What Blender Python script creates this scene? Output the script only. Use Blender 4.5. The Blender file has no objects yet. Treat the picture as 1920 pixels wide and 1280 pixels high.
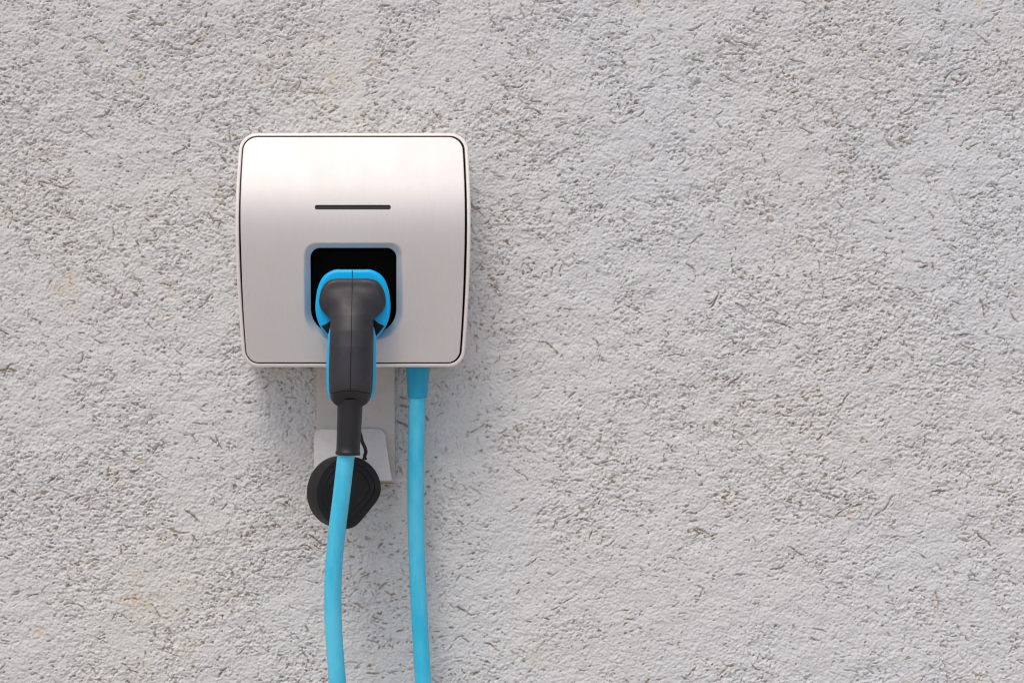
import bpy, bmesh, math, random
import numpy as np
from mathutils import Vector, Matrix
from mathutils.geometry import delaunay_2d_cdt

R = math.radians
scene = bpy.context.scene
COL = scene.collection
rng = np.random.default_rng(11)
random.seed(5)

# ------------------------------------------------------------------ camera
CAM_H = 1.30          # lens height above the ground
DIST = 2.0            # lens to wall
KW = 0.715e-3         # metres per photo pixel on the wall plane
PPX, PPY = 720.0, 640.0
cam_d = bpy.data.cameras.new('camera')
cam = bpy.data.objects.new('camera', cam_d)
COL.objects.link(cam)
cam.location = (0, -DIST, CAM_H)
cam.rotation_euler = (R(90), 0, 0)
cam_d.sensor_width = 36.0
cam_d.lens = 36.0 * DIST / (1920 * KW)
cam_d.shift_x = (960 - PPX) / 1920.0
cam_d.clip_start = 0.05
cam_d.clip_end = 300
scene.camera = cam

# ------------------------------------------------------------------ light
SUN_EL, SUN_AZ = 61.0, 204.0
world = bpy.data.worlds.new('World')
scene.world = world
world.use_nodes = True
nt = world.node_tree
bg = nt.nodes['Background']
sky = nt.nodes.new('ShaderNodeTexSky')
sky.sky_type = 'NISHITA'
sky.sun_disc = False
sky.sun_elevation = R(SUN_EL)
sky.sun_rotation = R(SUN_AZ)
sky.air_density = 0.6
sky.dust_density = 4.0
sky.ozone_density = 0.4
nt.links.new(sky.outputs[0], bg.inputs[0])
bg.inputs[1].default_value = 0.15

sun_d = bpy.data.lights.new('sun', 'SUN')
sun_d.energy = 1.3
sun_d.angle = R(24)
sun_d.color = (1.0, 0.95, 0.89)
sun = bpy.data.objects.new('sun', sun_d)
COL.objects.link(sun)
_d = Vector((math.sin(R(SUN_AZ)) * math.cos(R(SUN_EL)), math.cos(R(SUN_AZ)) * math.cos(R(SUN_EL)), math.sin(R(SUN_EL))))
sun.rotation_euler = _d.to_track_quat('Z', 'Y').to_euler()
sun.location = (0, -3, 5)

vs = scene.view_settings
vs.view_transform = 'Standard'
vs.look = 'None'
vs.exposure = 0.0
vs.gamma = 1.0
scene.cycles.use_denoising = True
scene.cycles.filter_width = 1.1
scene.cycles.denoising_prefilter = 'ACCURATE'


# ------------------------------------------------------------------ helpers
def kk(y):
    return KW * (DIST + y) / DIST


def P(px, py, y):
    k = kk(y)
    return Vector(((px - PPX) * k, y, CAM_H + (PPY - py) * k))


def smoothstep(a, b, x):
    t = np.clip((x - a) / (b - a), 0, 1)
    return t * t * (3 - 2 * t)


def link(name, me, mat=None, parent=None, smooth=True):
    o = bpy.data.objects.new(name, me)
    COL.objects.link(o)
    if mat:
        me.materials.append(mat)
    if smooth:
        me.polygons.foreach_set('use_smooth', [True] * len(me.polygons))
    if parent:
        o.parent = parent
        o.matrix_parent_inverse = Matrix.Translation(-parent.location)
    return o


def mesh(name, verts, faces, mat=None, parent=None, smooth=True, sharp=None):
    me = bpy.data.meshes.new(name)
    me.from_pydata([tuple(v) for v in verts], [], faces)
    me.update()
    bm = bmesh.new(); bm.from_mesh(me)
    bmesh.ops.recalc_face_normals(bm, faces=bm.faces)
    if sharp is not None:
        for e in bm.edges:
            if len(e.link_faces) == 2 and e.calc_face_angle(0) > sharp:
                e.smooth = False
    bm.to_mesh(me); bm.free()
    return link(name, me, mat, parent, smooth)


def empty(name, loc, label, cat, group=None):
    o = bpy.data.objects.new(name, None)
    COL.objects.link(o)
    o.location = loc
    o.empty_display_size = 0.05
    o['label'] = label
    o['category'] = cat
    if group:
        o['group'] = group
    return o


def loops_mesh(loops, close_first=False, close_last=False):
    """stack of equal-length closed loops -> verts, faces"""
    n = len(loops[0])
    verts = [p for l in loops for p in l]
    faces = []
    for a in range(len(loops) - 1):
        for i in range(n):
            j = (i + 1) % n
            faces.append((a * n + i, a * n + j, (a + 1) * n + j, (a + 1) * n + i))
    if close_first:
        faces.append(tuple(range(n))[::-1])
    if close_last:
        b = (len(loops) - 1) * n
        faces.append(tuple(b + i for i in range(n)))
    return verts, faces


def catmull(pts, n=8, closed=False):
    pts = [Vector(p) for p in pts]
    m = len(pts)
    out = []
    segs = m if closed else m - 1
    for i in range(segs):
        if closed:
            p0, p1, p2, p3 = pts[(i - 1) % m], pts[i], pts[(i + 1) % m], pts[(i + 2) % m]
        else:
            p1, p2 = pts[i], pts[i + 1]
            p0 = pts[i - 1] if i > 0 else p1 * 2 - p2
            p3 = pts[i + 2] if i + 2 < m else p2 * 2 - p1
        for s in range(n):
            t = s / n
            out.append(0.5 * ((2 * p1) + (p2 - p0) * t + (2 * p0 - 5 * p1 + 4 * p2 - p3) * t * t + (3 * p1 - p0 - 3 * p2 + p3) * t ** 3))
    if not closed:
        out.append(pts[-1])
    return out


def tube(path, radii, n=28, flat=(1, 1), cap=True):
    """sweep a round section along a path with parallel transport"""
    loops = []
    t0 = (path[1] - path[0]).normalized()
    ref = Vector((0, -1, 0))
    u = (ref - t0 * ref.dot(t0)).normalized()
    for i, p in enumerate(path):
        a = path[max(i - 1, 0)]; b = path[min(i + 1, len(path) - 1)]
        t = (b - a).normalized()
        u = (u - t * u.dot(t)).normalized()
        v = t.cross(u)
        r = radii[i] if hasattr(radii, '__len__') else radii
        loops.append([p + u * (math.cos(2 * math.pi * k / n) * r * flat[0]) + v * (math.sin(2 * math.pi * k / n) * r * flat[1]) for k in range(n)])
    return loops_mesh(loops, cap, cap)


# ------------------------------------------------------------------ materials
def material(name, base, rough=0.5, metallic=0.0, spec=0.5):
    m = bpy.data.materials.new(name)
    m.use_nodes = True
    b = m.node_tree.nodes['Principled BSDF']
    b.inputs['Base Color'].default_value = (*base, 1)
    b.inputs['Roughness'].default_value = rough
    b.inputs['Metallic'].default_value = metallic
    b.inputs['Specular IOR Level'].default_value = spec
    return m, m.node_tree, b


def noise(nt, scale, detail=3, rough=0.55, vec=None, stretch=None):
    tc = nt.nodes.new('ShaderNodeTexCoord')
    n = nt.nodes.new('ShaderNodeTexNoise')
    n.inputs['Scale'].default_value = scale
    n.inputs['Detail'].default_value = detail
    n.inputs['Roughness'].default_value = rough
    src = tc.outputs['Object']
    if stretch:
        mp = nt.nodes.new('ShaderNodeMapping')
        mp.inputs['Scale'].default_value = stretch
        nt.links.new(src, mp.inputs[0]); src = mp.outputs[0]
    nt.links.new(src, n.inputs['Vector'])
    return n.outputs['Fac']


def ramp(nt, fac, p0, p1, v0=0.0, v1=1.0):
    r = nt.nodes.new('ShaderNodeMapRange')
    r.inputs['From Min'].default_value = p0
    r.inputs['From Max'].default_value = p1
    r.inputs['To Min'].default_value = v0
    r.inputs['To Max'].default_value = v1
    r.interpolation_type = 'SMOOTHSTEP'
    nt.links.new(fac, r.inputs['Value'])
    return r.outputs[0]


def mixc(nt, fac, a, b):
    n = nt.nodes.new('ShaderNodeMix')
    n.data_type = 'RGBA'
    if hasattr(fac, 'is_linked'):
        nt.links.new(fac, n.inputs[0])
    else:
        n.inputs[0].default_value = fac
    for v, s in ((a, n.inputs[6]), (b, n.inputs[7])):
        if hasattr(v, 'is_linked'):
            nt.links.new(v, s)
        else:
            s.default_value = (*v, 1)
    return n.outputs[2]


def bump(nt, b, fac, strength, dist):
    n = nt.nodes.new('ShaderNodeBump')
    n.inputs['Strength'].default_value = strength
    n.inputs['Distance'].default_value = dist
    nt.links.new(fac, n.inputs['Height'])
    nt.links.new(n.outputs[0], b.inputs['Normal'])


# painted scratch plaster
M_wall, t, b = material('painted_plaster', (0.6, 0.6, 0.6), 0.9, spec=0.2)
at = t.nodes.new('ShaderNodeAttribute'); at.attribute_name = 'bare'
c = mixc(t, ramp(t, noise(t, 2.2, 4), 0.35, 0.7), (0.588, 0.612, 0.622), (0.612, 0.614, 0.592))
st = t.nodes.new('ShaderNodeAttribute'); st.attribute_name = 'stain'
c = mixc(t, st.outputs['Fac'], c, (0.58, 0.50, 0.37))
c = mixc(t, at.outputs['Fac'], c, (0.44, 0.335, 0.235))
t.links.new(c, b.inputs['Base Color'])
bump(t, b, noise(t, 900, 3, 0.6), 0.35, 0.0006)

M_ground, t, b = material('ground_paving', (0.4, 0.36, 0.33), 0.9)
c = mixc(t, ramp(t, noise(t, 6, 6), 0.3, 0.7), (0.44, 0.405, 0.375), (0.54, 0.50, 0.46))
t.links.new(c, b.inputs['Base Color'])

# satin anodised front
M_panel, t, b = material('satin_aluminium', (0.80, 0.775, 0.76), 0.5, metallic=0.45)
n1 = noise(t, 9, 5, 0.6)
c = mixc(t, ramp(t, n1, 0.3, 0.75), (0.655, 0.638, 0.622), (0.63, 0.61, 0.594))
c = mixc(t, ramp(t, noise(t, 420, 3, 0.6, stretch=(1, 1, 0.02)), 0.3, 0.7, 0, 0.17), c, (0.54, 0.52, 0.505))
t.links.new(c, b.inputs['Base Color'])
t.links.new(ramp(t, noise(t, 30, 4, 0.6, stretch=(1, 1, 0.12)), 0.3, 0.7, 0.52, 0.57), b.inputs['Roughness'])

M_rim, t, b = material('offwhite_plastic', (0.74, 0.70, 0.66), 0.42)
n1 = noise(t, 60, 5, 0.65)
t.links.new(mixc(t, ramp(t, n1, 0.6, 0.78), (0.76, 0.72, 0.68), (0.52, 0.43, 0.35)), b.inputs['Base Color'])

M_bracket, t, b = material('bracket_painted_metal', (0.55, 0.53, 0.5), 0.5)
n1 = noise(t, 35, 5, 0.65)
t.links.new(mixc(t, ramp(t, n1, 0.45, 0.8), (0.50, 0.475, 0.44), (0.42, 0.38, 0.33)), b.inputs['Base Color'])

M_hook, t, b = material('hook_galvanised', (0.6, 0.6, 0.62), 0.45, metallic=0.25)
n1 = noise(t, 40, 5, 0.65)
t.links.new(mixc(t, ramp(t, n1, 0.4, 0.8), (0.52, 0.51, 0.50), (0.43, 0.41, 0.38)), b.inputs['Base Color'])
M_rust, t, b = material('rusty_edge', (0.36, 0.25, 0.16), 0.8)

M_black, t, b = material('black_plastic', (0.006, 0.006, 0.007), 0.6, spec=0.2)
M_gap_shade, t, b = material('black_gap_shade', (0.01, 0.01, 0.01), 0.8, spec=0.1)
M_slot, t, b = material('smoked_strip', (0.014, 0.013, 0.014), 0.35)

M_grip, t, b = material('grey_rubber', (0.05, 0.05, 0.055), 0.5, spec=0.45)
n1 = noise(t, 28, 6, 0.65)
t.links.new(mixc(t, ramp(t, n1, 0.35, 0.75), (0.020, 0.020, 0.024), (0.034, 0.033, 0.036)), b.inputs['Base Color'])
t.links.new(ramp(t, noise(t, 40, 5), 0.3, 0.7, 0.44, 0.58), b.inputs['Roughness'])
bump(t, b, noise(t, 1500, 2), 0.15, 0.0003)

M_relief, t, b = material('strain_relief_rubber', (0.015, 0.015, 0.018), 0.42, spec=0.4)
M_cap, t, b = material('cap_rubber', (0.014, 0.014, 0.015), 0.55, spec=0.35)
n1 = noise(t, 50, 6, 0.7)
t.links.new(mixc(t, ramp(t, n1, 0.45, 0.85), (0.007, 0.007, 0.008), (0.024, 0.023, 0.022)), b.inputs['Base Color'])

M_blue, t, b = material('blue_plastic', (0.0, 0.41, 0.80), 0.4, spec=0.3)
M_cable, t, b = material('blue_cable_jacket', (0.06, 0.48, 0.66), 0.38)
n1 = noise(t, 22, 6, 0.7, stretch=(1, 1, 0.35))
c = mixc(t, ramp(t, n1, 0.36, 0.70), (0.09, 0.58, 0.80), (0.02, 0.46, 0.70))
n2 = noise(t, 120, 4, 0.7)
c = mixc(t, ramp(t, n2, 0.60, 0.78, 0, 0.55), c, (0.16, 0.38, 0.45))
t.links.new(c, b.inputs['Base Color'])
M_collar, t, b = material('blue_gland', (0.0, 0.32, 0.52), 0.45)  # base colour darkened to carry the shade below the charger


# ------------------------------------------------------------------ ground (below the picture, it bounces light)
g = mesh('ground', [(-40, -60, 0), (40, -60, 0), (40, 0.2, 0), (-40, 0.2, 0)], [(0, 1, 2, 3)], M_ground, smooth=False)
g['kind'] = 'structure'

# ------------------------------------------------------------------ wall: scratch plaster relief
H = 1.03e-3
X0, X1, Z0, Z1 = -0.56, 0.90, 0.82, 1.78
nx = int((X1 - X0) / H) + 1
nz = int((Z1 - Z0) / H) + 1
fx = np.fft.fftfreq(nx)[None, :]
fz = np.fft.rfftfreq(nz)  # unused axis helper
fz_full = np.fft.fftfreq(nz)[:, None]


def gnoise(sx_mm, sz_mm=None):
    """unit-variance gaussian-filtered noise, correlation length in mm"""
    sz_mm = sz_mm or sx_mm
    sx, sz = sx_mm * 1e-3 / H, sz_mm * 1e-3 / H
    w = np.fft.fft2(rng.standard_normal((nz, nx)))
    w *= np.exp(-2 * (np.pi ** 2) * ((fx * sx) ** 2 + (fz_full * sz) ** 2))
    a = np.fft.ifft2(w).real
    return a / a.std()


rough_zone = 0.1 + 0.9 * smoothstep(-1.2, 1.4, gnoise(32) + 0.8 * gnoise(9))      # where the float tore the surface
grain = 0.29 * gnoise(1.8, 1.4) + 0.76 * gnoise(0.85, 0.75)
hmm = 0.75 * gnoise(60) + 0.40 * gnoise(14, 11) + 0.26 * gnoise(5.5, 4.2)
hmm += grain * (0.42 + 0.30 * rough_zone)
# ragged ledges where the top coat was dragged off
ln = gnoise(5.5, 3.6) + 0.6 * gnoise(2.2, 1.5) + 0.4 * gnoise(1.0)
ledge = smoothstep(0.35, 0.65, ln - 0.9 + 0.9 * rough_zone)
hmm -= 0.8 * ledge * (0.4 + 0.6 * rough_zone)
# torn pits
pn = 0.7 * gnoise(1.9, 1.3) + 0.7 * gnoise(1.0, 0.8)
thr = 1.92 - 0.75 * rough_zone
pit = np.clip(pn - thr, 0, 1.0)
pits = -2.9 * pit
# dragged-grain grooves
groove = np.zeros((nz, nx))
ang_f = gnoise(70) * 0.55
jit = gnoise(1.1)
brk = gnoise(2.6)
N_GROOVE = 8200
for _ in range(N_GROOVE):
    ci, cj = rng.integers(0, nz), rng.integers(0, nx)
    if rng.random() > 0.30 + 0.7 * rough_zone[ci, cj]:
        continue
    L = min(4 + rng.exponential(5.5), 42)
    w = rng.uniform(0.62, 1.05)
    dep = rng.uniform(1.3, 3.6) * (0.75 + 0.012 * L)
    a0 = ang_f[ci, cj] + rng.normal(0, 0.55) + (math.pi / 2 if rng.random() < 0.06 else 0)
    cur = rng.normal(0, 0.028)
    s = np.arange(-L / 2, L / 2, 0.9)
    th = a0 + cur * s + 0.25 * np.sin(s * rng.uniform(0.1, 0.3) + rng.uniform(0, 6))
    lx = np.cumsum(np.cos(th)) * 0.9; lz = np.cumsum(np.sin(th)) * 0.9
    lx -= lx.mean(); lz -= lz.mean()
    hw = int((max(np.abs(lx).max(), np.abs(lz).max()) + 5) / (H * 1e3)) + 1
    i0, i1, j0, j1 = max(ci - hw, 0), min(ci + hw, nz), max(cj - hw, 0), min(cj + hw, nx)
    zz = (np.arange(i0, i1) - ci)[:, None] * H * 1e3
    xx = (np.arange(j0, j1) - cj)[None, :] * H * 1e3
    best = np.full((i1 - i0, j1 - j0), 1e9); frac = np.zeros_like(best); low = np.zeros_like(best)
    for q in range(len(s)):
        dx = xx - lx[q]; dz = zz - lz[q]
        d2 = dx * dx + dz * dz
        m = d2 < best
        best = np.where(m, d2, best); frac = np.where(m, q / max(len(s) - 1, 1), frac); low = np.where(m, dz, low)
    d = np.sqrt(best)
    dg = np.where(low < 0, d * 0.68, d * 1.12)
    taper = np.clip(np.minimum(frac, 1 - frac) * 5 + 0.35, 0, 1) * np.clip(0.85 + 0.45 * brk[i0:i1, j0:j1], 0.1, 1.25)
    wj = w * (1 + 0.42 * jit[i0:i1, j0:j1])
    prof = -dep * taper * np.exp(-(dg / np.clip(wj, 0.5, 3)) ** 2.4)
    groove[i0:i1, j0:j1] = np.minimum(groove[i0:i1, j0:j1], prof)
    ridge = 0.22 * dep * taper * np.exp(-((d - 2.1 * w) / (0.9 * w)) ** 2)
    hmm[i0:i1, j0:j1] += np.where(low < 0, ridge, 0.3 * ridge)
deep = groove + pits
hmm += deep
bare = np.clip((-deep - 0.5) / 1.6, 0, 1) * 0.7 * np.clip(0.75 + 0.35 * gnoise(9), 0.15, 1)
sf = 0.9 * gnoise(5, 6) + 0.9 * gnoise(18, 24) + 0.5 * gnoise(1.8)
xw = np.linspace(X0, X1, nx)[None, :]
stain = smoothstep(1.9, 4.8, sf - 0.45 * smoothstep(-0.1, 0.35, xw) + 0.15) * 0.5 + 0.10 * smoothstep(0.30, -0.45, xw)
edge = np.minimum(np.minimum(np.arange(nx)[None, :], np.arange(nx)[::-1][None, :]) + 0 * hmm, np.minimum(np.arange(nz)[:, None], np.arange(nz)[::-1][:, None]) + 0 * hmm)
fade = np.clip(edge / 6, 0, 1)
hmm = np.clip(hmm, -5, 2.6) * fade
# coarse skirts so that the wall goes on beyond the picture
gx = np.concatenate([[-5, -2, -1], np.linspace(X0, X1, nx), [1.4, 2.4, 5]])
gz = np.concatenate([[-0.02, 0.3, 0.6], np.linspace(Z0, Z1, nz), [2.1, 2.5, 3.2]])
Y = np.pad(hmm, 3); B = np.pad(bare, 3); S = np.pad(stain * fade, 3)
GX, GZ = np.meshgrid(gx, gz)
co = np.stack([GX, 0.0032 - Y * 1e-3, GZ], -1).reshape(-1, 3).astype(np.float32)
Nx, Nz = len(gx), len(gz)
idx = np.arange(Nx * Nz).reshape(Nz, Nx)
quads = np.stack([idx[:-1, :-1], idx[:-1, 1:], idx[1:, 1:], idx[1:, :-1]], -1).reshape(-1, 4).astype(np.int32)
me = bpy.data.meshes.new('wall')
me.vertices.add(len(co)); me.vertices.foreach_set('co', co.ravel())
me.loops.add(quads.size); me.loops.foreach_set('vertex_index', quads.ravel())
me.polygons.add(len(quads))
me.polygons.foreach_set('loop_start', np.arange(0, quads.size, 4, dtype=np.int32))
for nm, arr in (('bare', B), ('stain', S)):
    a = me.attributes.new(nm, 'FLOAT', 'POINT'); a.data.foreach_set('value', arr.ravel().astype(np.float32))
me.update(calc_edges=True)
me.polygons.foreach_set('use_smooth', np.ones(len(quads), dtype=bool))
me.materials.append(M_wall)
wall = bpy.data.objects.new('wall', me)
COL.objects.link(wall)
wall['kind'] = 'structure'
wall['label'] = 'pale grey scratch plaster wall with short curved grooves'

# ------------------------------------------------------------------ wall charger
ZB, ZT, ZBEND = 1.2671, 1.5683, 1.4608
XC = (662 - PPX) * kk(-0.115)
HW = 0.1488


def depth(z):
    lo = 0.085 + (z - ZB) * 0.215
    hi = 0.081 + (ZT - z) * 0.42
    s = 0.013
    return -s * math.log(math.exp(-lo / s) + math.exp(-hi / s))


def barrel(z):
    return 1 - 1.35 * (z - 1.455) ** 2


def rrect(hw, zb, zt, rt, rb, xc=0.0, nc=14, ns=36, nt_=30):
    """closed loop, counter-clockwise from the lower left corner end"""
    pts = []

    def seg(a, b_, n):
        for i in range(n):
            f = i / n
            pts.append((a[0] + (b_[0] - a[0]) * f, a[1] + (b_[1] - a[1]) * f))

    def arc(cx, cz, r, a0, n):
        for i in range(n):
            a = R(a0 + 90 * i / n)
            pts.append((cx + r * math.cos(a), cz + r * math.sin(a)))
    seg((-hw + rb, zb), (hw - rb, zb), nt_)
    arc(hw - rb, zb + rb, rb, -90, nc)
    seg((hw, zb + rb), (hw, zt - rt), ns)
    arc(hw - rt, zt - rt, rt, 0, nc)
    seg((hw - rt, zt), (-hw + rt, zt), nt_)
    arc(-hw + rt, zt - rt, rt, 90, nc)
    seg((-hw, zt - rt), (-hw, zb + rb), ns)
    arc(-hw + rb, zb + rb, rb, 180, nc)
    return [(xc + x, z) for x, z in pts]


def body_loop(inset, gapx=False):
    l = rrect(HW - inset, ZB + inset, ZT - inset, 0.0225 - inset * 0.8, 0.0200 - inset * 0.8)
    out = []
    for x, z in l:
        xx = x * barrel(z)
        if gapx:   # the lid sits a little uneven in its frame
            mid = math.exp(-((z - 1.415) / 0.075) ** 2)
            if x < 0:
                xx += 0.0011 * mid * min(1, -x / 0.13)
            else:
                xx -= (0.0012 + 0.0006 * mid) * min(1, x / 0.13) ** 3
        out.append((XC + xx, z))
    return out


def lift(loop, off):
    return [Vector((x, -(depth(z) + off), z)) for x, z in loop]


charger = empty('wall_charger', (XC, 0, ZB), 'silver and white car charger box with a bulged front on the plaster wall', 'charger')
ob = body_loop(0.0)
back = [Vector((x, -0.0005, z)) for x, z in ob]
L = [back]
L.append([Vector((x, -0.02, z)) for x, z in ob])
L.append(lift(ob, -0.003))
for a in (25, 50, 75, 90):
    ins = 0.0024 * (1 - math.cos(R(a))); off = -0.003 + 0.003 * math.sin(R(a))
    L.append(lift(body_loop(ins), off))
L.append(lift(body_loop(0.0040), 0.0))
L.append(lift(body_loop(0.0046), -0.0006))
L.append(lift(body_loop(0.0047), -0.011))
v, f = loops_mesh(L, close_first=True)
case = mesh('rear_case', v, f, M_rim, charger, sharp=R(50))
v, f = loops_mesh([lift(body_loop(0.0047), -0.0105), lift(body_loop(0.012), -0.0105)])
mesh('gap_shade', v, f, M_gap_shade, charger)  # added black ring, paints the shade on the floor of the narrow gap

# front panel sheet with the plug opening and the slot
LID = 0.0047 + 0.0013
outer = body_loop(LID + 0.0008, True)
CX = (662.5 - PPX) * kk(-0.112)
r_out = rrect(0.0638, 1.3010, 1.4252, 0.0165, 0.036, CX)
r_in = rrect(0.0546, 1.3105, 1.4186, 0.0125, 0.031, CX)
SZ = P(0, 388.3, -0.119).z
SX = (661.5 - PPX) * kk(-0.119)
slot = rrect(0.0479, SZ - 0.0030, SZ + 0.0030, 0.0024, 0.0024, SX, nc=5, ns=2, nt_=40)


def inside(loop, x, z):
    c = False
    n = len(loop)
    for i in range(n):
        x0, z0 = loop[i]; x1, z1 = loop[(i + 1) % n]
        if (z0 > z) != (z1 > z) and x < (x1 - x0) * (z - z0) / (z1 - z0) + x0:
            c = not c
    return c


pts = [Vector(p) for p in outer] + [Vector(p) for p in r_out] + [Vector(p) for p in slot]
edges = []
o0 = 0
for lp in (outer, r_out, slot):
    n = len(lp)
    edges += [(o0 + i, o0 + (i + 1) % n) for i in range(n)]
    o0 += n
g_in = body_loop(0.0105, True)
g_rec = rrect(0.0663, 1.2985, 1.4277, 0.018, 0.038, CX)
g_slot = rrect(0.0505, SZ - 0.0055, SZ + 0.0055, 0.003, 0.003, SX)
for i in range(70):
    for j in range(76):
        x = XC - HW + i * 0.0043; z = ZB + j * 0.0040
        if inside(g_in, x, z) and not inside(g_rec, x, z) and not inside(g_slot, x, z):
            pts.append(Vector((x, z)))
rv, re, rf, *_ = delaunay_2d_cdt(pts, edges, [list(range(len(outer)))], 1, 1e-6)
faces = []
for fc in rf:
    cx = sum(rv[i].x for i in fc) / len(fc); cz = sum(rv[i].y for i in fc) / len(fc)
    if not inside(r_out, cx, cz) and not inside(slot, cx, cz):
        faces.append(tuple(fc))
verts = [Vector((p.x, -(depth(p.y) + 0.0006), p.y)) for p in rv]


def add(vf):
    base = len(verts)
    verts.extend(vf[0])
    faces.extend([tuple(base + i for i in q) for q in vf[1]])


PO = 0.0006
add(loops_mesh([lift(outer, PO), lift(body_loop(LID + 0.0002, True), PO - 0.0003), lift(body_loop(LID, True), PO - 0.0009), lift(body_loop(LID, True), -0.009)]))
fil = []
for i in range(13):
    la = i / 12
    dp = (0.5 * la * la / 0.35 if la < 0.35 else la - 0.175) / 0.825
    fil.append([Vector((p[0] + (q[0] - p[0]) * la, -(depth(p[1] + (q[1] - p[1]) * la) + PO - 0.0085 * dp), p[1] + (q[1] - p[1]) * la)) for p, q in zip(r_out, r_in)])
add(loops_mesh(fil))
add(loops_mesh([lift(slot, PO), lift(slot, PO - 0.003)]))
me = bpy.data.meshes.new('front_panel')
me.from_pydata([tuple(p) for p in verts], [], faces)
me.update()
bm = bmesh.new(); bm.from_mesh(me)
for fc in bm.faces:
    if fc.normal.y > 0.15:
        fc.normal_flip()
bm.to_mesh(me); bm.free()
panel = link('front_panel', me, M_panel, charger)
v, f = loops_mesh([lift(rrect(0.0485, SZ - 0.0034, SZ + 0.0034, 0.0024, 0.0024, SX, 5, 2, 40), PO - 0.0016)], close_last=True)
mesh('indicator_strip', v, f, M_slot, panel)
well = [fil[-1]]
well.append([Vector((p.x, -(depth(p.z) - 0.028), p.z)) for p in fil[-1]])
well.append([Vector((p.x, -0.030, p.z)) for p in fil[-1]])
v, f = loops_mesh(well, close_last=True)
mesh('socket_well', v, f, M_black, charger, sharp=R(40))

# ------------------------------------------------------------------ bracket below
br = empty('cable_holder', (P(667, 904, -0.02)), 'narrow pale metal holder plate on the wall under the charger', 'bracket')


def prism(loop, y0, y1, bev=0.0008):
    """loop of (x,z); y1 (front) may be a function of z"""
    f1 = y1 if callable(y1) else (lambda z: y1)
    cx = sum(p[0] for p in loop) / len(loop); cz = sum(p[1] for p in loop) / len(loop)

    def shrink(p):
        dx, dz = cx - p[0], cz - p[1]
        n = math.hypot(dx, dz)
        return (p[0] + dx / n * bev * 1.2, p[1] + dz / n * bev * 1.2)
    ls = [[Vector((x, y0, z)) for x, z in loop], [Vector((x, min(f1(z) + bev, y0 - 1e-4), z)) for x, z in loop],
          [Vector((*shrink(p),)).to_3d() for p in loop]]
    ls[2] = [Vector((q.x, f1(q.y), q.y)) for q in ls[2]]
    return loops_mesh(ls, True, True)


xa, xb = P(593.4, 0, -0.022).x, P(740.5, 0, -0.022).x
zb_, zt_ = P(0, 904, -0.022).z, ZB - 0.0006
lp = rrect((xb - xa) / 2, zb_, zt_, 0.0006, 0.0015, (xa + xb) / 2, 4, 10, 10)
v, f = prism(lp, -0.0005, -0.022)
mesh('back_plate', v, f, M_bracket, br, sharp=R(35))


def hook_y(z):
    zt, zb = 1.186, 1.118
    return -0.0262 - 0.018 * (zt - z) / (zt - zb)


raw = [(588.4, 901)] + [(588.4, 880 - i * 8) for i in range(8)]
raw += [(588.6 + 15 * (1 - math.cos(R(a))), 819 - 15 * math.sin(R(a))) for a in range(0, 91, 10)]
raw += [(610 + i * 12, 804 - 0.12 * i) for i in range(8)]
raw += [(706 + 17.5 * math.sin(R(a)), 820 - 17 * math.cos(R(a))) for a in range(0, 91, 10)]
raw += [(724 + 11.5 * i / 8, 826 + 75 * i / 8) for i in range(9)]
raw += [(735.5 - 147 * i / 10, 901) for i in range(1, 10)]
hl = []
for px, py in raw:
    z = P(0, py, -0.03).z
    q = P(px, py, hook_y(z)); hl.append((q.x, q.z))
v, f = prism(hl, -0.0225, hook_y, 0.0006)
mesh('hook_plate', v, f, M_hook, br, sharp=R(30))
v, f = prism(rrect(0.0495, zb_ - 0.0016, zb_ - 0.0002, 0.0004, 0.0004, (xa + xb) / 2, 3, 2, 8), -0.004, -0.0215, 0.0003)
mesh('lower_lip', v, f, M_rust, br)


# ------------------------------------------------------------------ plug by signed distance fields
def surface_nets(F, org, h):
    neg = F < 0
    cx, cy, cz = F.shape[0] - 1, F.shape[1] - 1, F.shape[2] - 1
    acc = np.zeros((cx, cy, cz, 3)); cnt = np.zeros((cx, cy, cz))
    offs = [(i, j, k) for i in (0, 1) for j in (0, 1) for k in (0, 1)]

    def sub(A, o):
        return A[o[0]:o[0] + cx, o[1]:o[1] + cy, o[2]:o[2] + cz]
    for a in offs:
        for ax in range(3):
            if a[ax]:
                continue
            b_ = list(a); b_[ax] = 1
            fa, fb = sub(F, a), sub(F, b_)
            m = (fa < 0) != (fb < 0)
            tt = np.where(m, fa / np.where(m, fa - fb, 1), 0)
            for c_ in range(3):
                acc[..., c_] += np.where(m, a[c_] + (tt if c_ == ax else 0), 0)
            cnt += m
    act = cnt > 0
    ids = np.full(act.shape, -1, dtype=np.int64)
    ids[act] = np.arange(act.sum())
    cell = np.argwhere(act)
    vv = (cell + acc[act] / cnt[act][:, None]) * h + np.array(org)
    quads = []
    for ax in range(3):
        o1, o2 = [(1, 2), (2, 0), (0, 1)][ax]
        sl0 = [slice(1, -1)] * 3; sl1 = [slice(1, -1)] * 3
        sl0[ax] = slice(0, -1); sl1[ax] = slice(1, None)
        m = neg[tuple(sl0)] != neg[tuple(sl1)]
        sgn = neg[tuple(sl0)][m]
        e = np.argwhere(m)
        base = e.copy()
        for q in range(3):
            if q != ax:
                base[:, q] += 1
        qd = []
        for d1, d2 in ((0, 0), (-1, 0), (-1, -1), (0, -1)):
            c_ = base.copy(); c_[:, o1] += d1; c_[:, o2] += d2
            qd.append(ids[c_[:, 0], c_[:, 1], c_[:, 2]])
        qd = np.stack(qd, -1)
        qd[~sgn] = qd[~sgn][:, ::-1]
        quads.append(qd)
    return vv, np.concatenate(quads)


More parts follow.
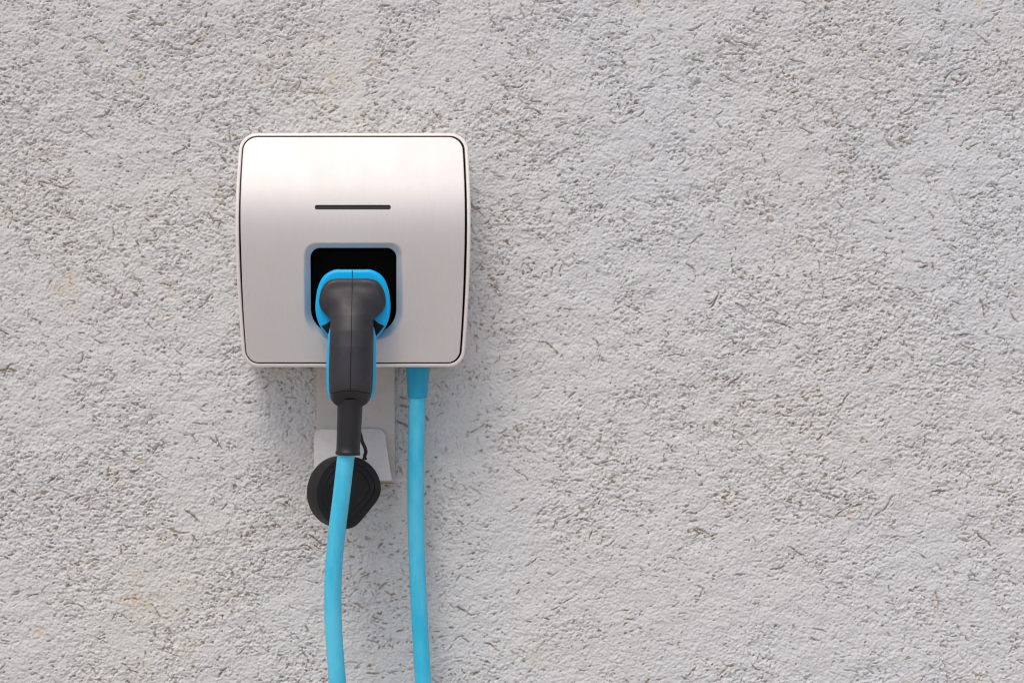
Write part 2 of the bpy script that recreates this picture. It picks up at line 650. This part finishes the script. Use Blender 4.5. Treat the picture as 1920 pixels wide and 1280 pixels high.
def sdf_mesh(name, F, org, h, mat, parent):
    vv, q = surface_nets(F, org, h)
    me = bpy.data.meshes.new(name)
    me.from_pydata(vv.tolist(), [], q.tolist())
    me.update()
    bm = bmesh.new(); bm.from_mesh(me)
    for _ in range(2):
        bmesh.ops.smooth_vert(bm, verts=bm.verts, factor=0.4, use_axis_x=True, use_axis_y=True, use_axis_z=True)
    bmesh.ops.recalc_face_normals(bm, faces=bm.faces)
    bm.to_mesh(me); bm.free()
    return link(name, me, mat, parent)


def smin(a, b_, k):
    hh = np.clip(0.5 + 0.5 * (b_ - a) / k, 0, 1)
    return b_ + (a - b_) * hh - k * hh * (1 - hh)


def smax(a, b_, k):
    return -smin(-a, -b_, k)


def poly_sdf(loop, gx_, gz_):
    X, Z = np.meshgrid(gx_, gz_, indexing='ij')
    best = np.full(X.shape, 1e9); ins = np.zeros(X.shape, bool)
    n = len(loop)
    for i in range(n):
        ax_, az = loop[i]; bx_, bz = loop[(i + 1) % n]
        ex, ez = bx_ - ax_, bz - az
        wx, wz = X - ax_, Z - az
        tt = np.clip((wx * ex + wz * ez) / max(ex * ex + ez * ez, 1e-14), 0, 1)
        best = np.minimum(best, (wx - ex * tt) ** 2 + (wz - ez * tt) ** 2)
        cnd = ((az > Z) != (bz > Z)) & (X < (bx_ - ax_) * (Z - az) / (bz - az if abs(bz - az) > 1e-12 else 1e-12) + ax_)
        ins ^= cnd
    d = np.sqrt(best)
    return np.where(ins, -d, d)


def mirrored(half, cx, y):
    pts_ = [(cx + dx, py) for dx, py in half] + [(cx - dx, py) for dx, py in half[::-1] if dx > 0.01]
    w = [P(px, py, y) for px, py in pts_]
    cm = catmull([Vector((p.x, p.z)).to_3d() for p in w], 6, True)
    return [(p.x, p.y) for p in cm]


h = 1.15e-3
gx_ = np.arange(-0.094, 0.014, h)
gy_ = np.arange(-0.194, -0.062, h)
gz_ = np.arange(1.205, 1.402, h)
XX = gx_[:, None, None]; YY = gy_[None, :, None]; ZZ = gz_[None, None, :]
shell_half = [(0, 504.5), (18, 504.5), (36, 505.5), (55.0, 517), (65.8, 538), (70.3, 565), (70, 586), (65, 605), (57, 619), (43, 634), (20, 645), (0, 647)]
head_half = [(0, 522), (18, 522), (34, 522.6), (48, 528), (58, 543), (62.6, 561), (61.0, 574), (54, 585), (39, 597), (26, 608), (0, 612)]
d_shell = poly_sdf(mirrored(shell_half, 661.6, -0.128), gx_, gz_)[:, None, :]
d_head = poly_sdf(mirrored(head_half, 660.8, -0.134), gx_, gz_)[:, None, :]


def extrude(d2, y0, y1, r):
    yc, hy = (y0 + y1) / 2, (y1 - y0) / 2
    a = d2 + r; b_ = np.abs(YY - yc) - hy + r
    return np.minimum(np.maximum(a, b_), 0) + np.sqrt(np.maximum(a, 0) ** 2 + np.maximum(b_, 0) ** 2) - r


zs_py = np.array([765, 745, 716, 690, 650, 620, 590, 560, 540])
yc_t = np.array([-.1600, -.1600, -.1595, -.1585, -.1555, -.1510, -.1440, -.1330, -.1240])
cx_t = np.array([656.8, 657.2, 657.8, 658.2, 659, 659.6, 660, 660.4, 660.6])
zs_t = np.array([P(0, p, y).z for p, y in zip(zs_py, yc_t)])
ycz = np.interp(gz_, zs_t, yc_t)
xcz = np.interp(gz_, zs_t, [(c_ - PPX) * kk(y) for c_, y in zip(cx_t, yc_t)])
ks = kk(-0.158)


def prof(py_vals, w_px):
    z_ = np.array([CAM_H + (PPY - p) * ks for p in py_vals])
    o = np.argsort(z_)
    return np.interp(gz_, z_[o], np.array(w_px)[o] * ks)


a_g = prof([770, 764, 758, 750, 744, 733, 716, 690, 650, 620, 590, 560], [17, 25, 31, 36.5, 38.6, 40.4, 41.2, 41.8, 41.5, 41.0, 40.0, 38])
b_g = prof([770, 764, 758, 750, 744, 733, 716, 690, 650, 620, 590, 560], [17, 23, 27, 31.0, 32.5, 33, 33, 33, 32.5, 31.5, 29, 25])
a_b = prof([760, 750, 744, 733, 716, 690, 660, 630, 615, 605], [37, 40.4, 42.4, 44.8, 46.4, 47.4, 47.0, 45.4, 42.5, 36])


def ell(xc, yc, a, b_):
    a = a[None, None, :]; b_ = b_[None, None, :]
    q = np.sqrt(((XX - xc[None, None, :]) / a) ** 2 + ((YY - yc[None, None, :]) / b_) ** 2)
    return (q - 1) * np.minimum(a, b_)


z_end = P(0, 764.5, -0.16).z
hd = ell(xcz, ycz, a_g, b_g)
hd = smax(hd, z_end - ZZ + 0 * XX + 0 * YY, 0.008)
_p = P(0, 731, -0.1815)
hd = smax(hd, (-(ZZ - _p.z) * 0.68 - (YY - _p.y) * 0.73) + 0 * XX, 0.002)
hd = smax(hd, ZZ - P(0, 548, -0.13).z + 0 * XX + 0 * YY, 0.012)
headF = extrude(d_head, -0.136, -0.100, 0.0065)
gripF = smin(headF, hd, 0.014)
ring_z = P(0, 731.5, -0.18).z - 0.006 * ((XX - P(657.4, 0, -0.17).x) / 0.027) ** 2
ring_cut = ZZ - ring_z + 0 * YY
dark_endF = smax(hd + 0.0004, ring_cut, 0.001)
gripF = smax(gripF, -ring_cut - 0.0002, 0.0012)
backF = ell(xcz, ycz + 0.0115, a_b, np.full_like(a_b, 0.0185))
backF = smax(backF, P(0, 749, -0.158).z - ZZ + 0 * XX + 0 * YY, 0.004)
backF = smax(backF, ZZ - P(0, 600, -0.15).z + 0 * XX + 0 * YY, 0.004)
shellF = extrude(d_shell, -0.1275, -0.066, 0.005)
z_clip = P(0, 609, -0.128).z
clip_line = ZZ - (z_clip + 9.0 * np.clip(np.abs(XX - P(661.6, 0, -.128).x) - 0.041, -0.02, 0.02) ** 2 * 4) + 0 * YY
blueF = smin(shellF, backF, 0.0015)
clipF = smax(extrude(d_shell + 0.0020, -0.1284, -0.118, 0.002), clip_line, 0.0015)

org = (gx_[0], gy_[0], gz_[0])
cable = empty('charging_cable', P(657, 764, -0.16), 'bright blue charging cable whose grey and blue plug sits in the charger', 'cable')
grip = sdf_mesh('plug_grip', gripF, org, h, M_grip, cable)
sdf_mesh('grip_dark_end', dark_endF, org, h, M_relief, cable)  # lower end of the grip, same surface in the darker strain-relief colour
shell = sdf_mesh('plug_shell', blueF, org, h, M_blue, cable)
sdf_mesh('latch_cover', clipF, org, h, M_black, cable)


def seam(name, F, z0, z1, parent, mat):
    pts_l, pts_r = [], []
    z = z0
    zz_ = np.linspace(z0, z1, 70)
    rows = []
    for z in zz_:
        k_ = int(round((z - gz_[0]) / h)); xi = np.interp(z, gz_, xcz)
        i_ = int(round((xi - gx_[0]) / h))
        col = F[i_, :, k_]
        j_ = int(np.argmax(col < 0))
        if j_ == 0:
            continue
        yv = gy_[j_ - 1] + h * col[j_ - 1] / (col[j_ - 1] - col[j_])
        rows.append((xi, yv, z))
    ys = np.array([r_[1] for r_ in rows]); ys = np.convolve(np.pad(ys, 3, mode='edge'), np.ones(7) / 7, 'valid')
    vv, ff = [], []
    for q, (r_, y_) in enumerate(zip(rows, ys)):
        w = 0.0005
        vv += [(r_[0] - w, y_ + 0.0004, r_[2]), (r_[0] - w * .8, y_ - 0.00042, r_[2]), (r_[0] + w * .8, y_ - 0.00042, r_[2]), (r_[0] + w, y_ + 0.0004, r_[2])]
        if q:
            o = 4 * q
            ff += [(o - 4, o - 3, o + 1, o), (o - 3, o - 2, o + 2, o + 1), (o - 2, o - 1, o + 3, o + 2)]
    return mesh(name, vv, ff, mat, parent, smooth=False)


seam('seam_line', gripF, P(0, 731, -.182).z, P(0, 523.5, -.136).z, grip, M_black)
seam('seam_line', shellF, P(0, 521, -.1275).z, P(0, 506.5, -.1275).z, shell, M_black)

# strain relief
sp = [P(656.8, 748, -.1560), P(656.2, 762, -.1560), P(654.6, 800, -.1565), P(653.0, 835, -.1572), P(652.5, 845.5, -.1575), P(652.4, 846.5, -.1575), P(652.2, 850.5, -.1576), P(652.1, 852.5, -.1577), P(652.1, 853, -.1577)]
rr = [23.9, 23.7, 23.0, 22.3, 22.2, 23.3, 23.6, 22.6, 18.0]
v, f = tube(sp, [r_ * ks for r_ in rr], 40)
mesh('strain_relief', v, f, M_relief, cable, sharp=R(60))

# one jacket from the plug down, round the loop below the picture and up into the charger
ctrl = [(651.0, 838, -.1583), (648.4, 857, -.1578), (644, 895, -.1563), (639, 938, -.1545), (633.6, 980, -.1525), (629.3, 1020, -.150), (625.2, 1074, -.147), (624, 1130, -.144), (625.6, 1179, -.1415), (628.7, 1226, -.139), (632.9, 1280, -.136),
        (642, 1380, -.128), (655, 1520, -.115), (680, 1660, -.100), (716, 1720, -.088), (755, 1690, -.078), (786, 1580, -.070), (797, 1440, -.062), (797, 1350, -.057), (793.5, 1280, -.0545), (787, 1167, -.0515), (782.8, 1074, -.050), (780.2, 1000, -.050), (779.2, 940, -.050), (779.6, 870, -.050), (781, 800, -.050), (782.3, 745, -.050), (782.8, 730, -.050)]
path = catmull([P(*c_) for c_ in ctrl], 8)
v, f = tube(path, 0.01075, 32)
mesh('cable_jacket', v, f, M_cable, cable)
kc = kk(-.05)
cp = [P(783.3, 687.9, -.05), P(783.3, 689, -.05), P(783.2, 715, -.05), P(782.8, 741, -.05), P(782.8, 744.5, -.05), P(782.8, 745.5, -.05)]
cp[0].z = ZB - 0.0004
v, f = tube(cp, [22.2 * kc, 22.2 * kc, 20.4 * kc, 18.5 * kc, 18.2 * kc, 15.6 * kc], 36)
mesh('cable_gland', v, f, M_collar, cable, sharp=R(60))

# dust cap
CR = 0.0462
th = R(27)
n_ax = Vector((math.sin(th), -math.cos(th), 0.03)).normalized()
u_ax = Vector((math.cos(th), math.sin(th), 0)).normalized()
v_ax = n_ax.cross(u_ax) * -1
if v_ax.z < 0:
    v_ax = -v_ax
c0 = P(655.5, 923.5, -0.097)
NA = 128


def cap_loop(delta, off):
    rs = []
    for i in range(NA):
        a = 2 * math.pi * i / NA
        da = math.cos(a - R(-44))
        r_ = CR - delta
        if da > 0.05:
            r_ = min(r_, (0.785 * CR - delta) / da)
        rs.append(r_)
    rs = np.array(rs)
    for _ in range(34):
        rs = (np.roll(rs, 1) + rs * 2 + np.roll(rs, -1)) / 4
    return [c0 + u_ax * (rs[i] * math.cos(2 * math.pi * i / NA)) + v_ax * (rs[i] * math.sin(2 * math.pi * i / NA)) + n_ax * off for i in range(NA)]


T = 0.031
ls = [cap_loop(0.006, -T + 0.012), cap_loop(0.005, -T), cap_loop(0.0008, -T), cap_loop(0, -T + 0.0008), cap_loop(0, -0.0012), cap_loop(0.0004, -0.0003), cap_loop(0.0013, 0)]
for dd in (0.17, 0.33):
    d_ = dd * CR
    ls += [cap_loop(d_, 0), cap_loop(d_ + 0.0004, 0.0008), cap_loop(d_ + 0.0010, 0.0008), cap_loop(d_ + 0.0014, -0.0004)]
ls.append(cap_loop(0.0255, 0))
v, f = loops_mesh(ls, True, True)
cap = mesh('dust_cap', v, f, M_cap, cable, sharp=R(40))
sp = catmull([P(684, 862, -.093), P(683.6, 855, -.093), P(686.0, 847, -.095), P(684, 838, -.099), P(679.4, 828, -.106), P(676.6, 817, -.114), P(672, 803, -.126), P(664, 793, -.140)], 6)
v, f = tube(sp, [0.0030 if i < 4 else 0.0023 for i in range(len(sp))], 12, flat=(0.8, 1.0))
mesh('strap', v, f, M_cap, cap)
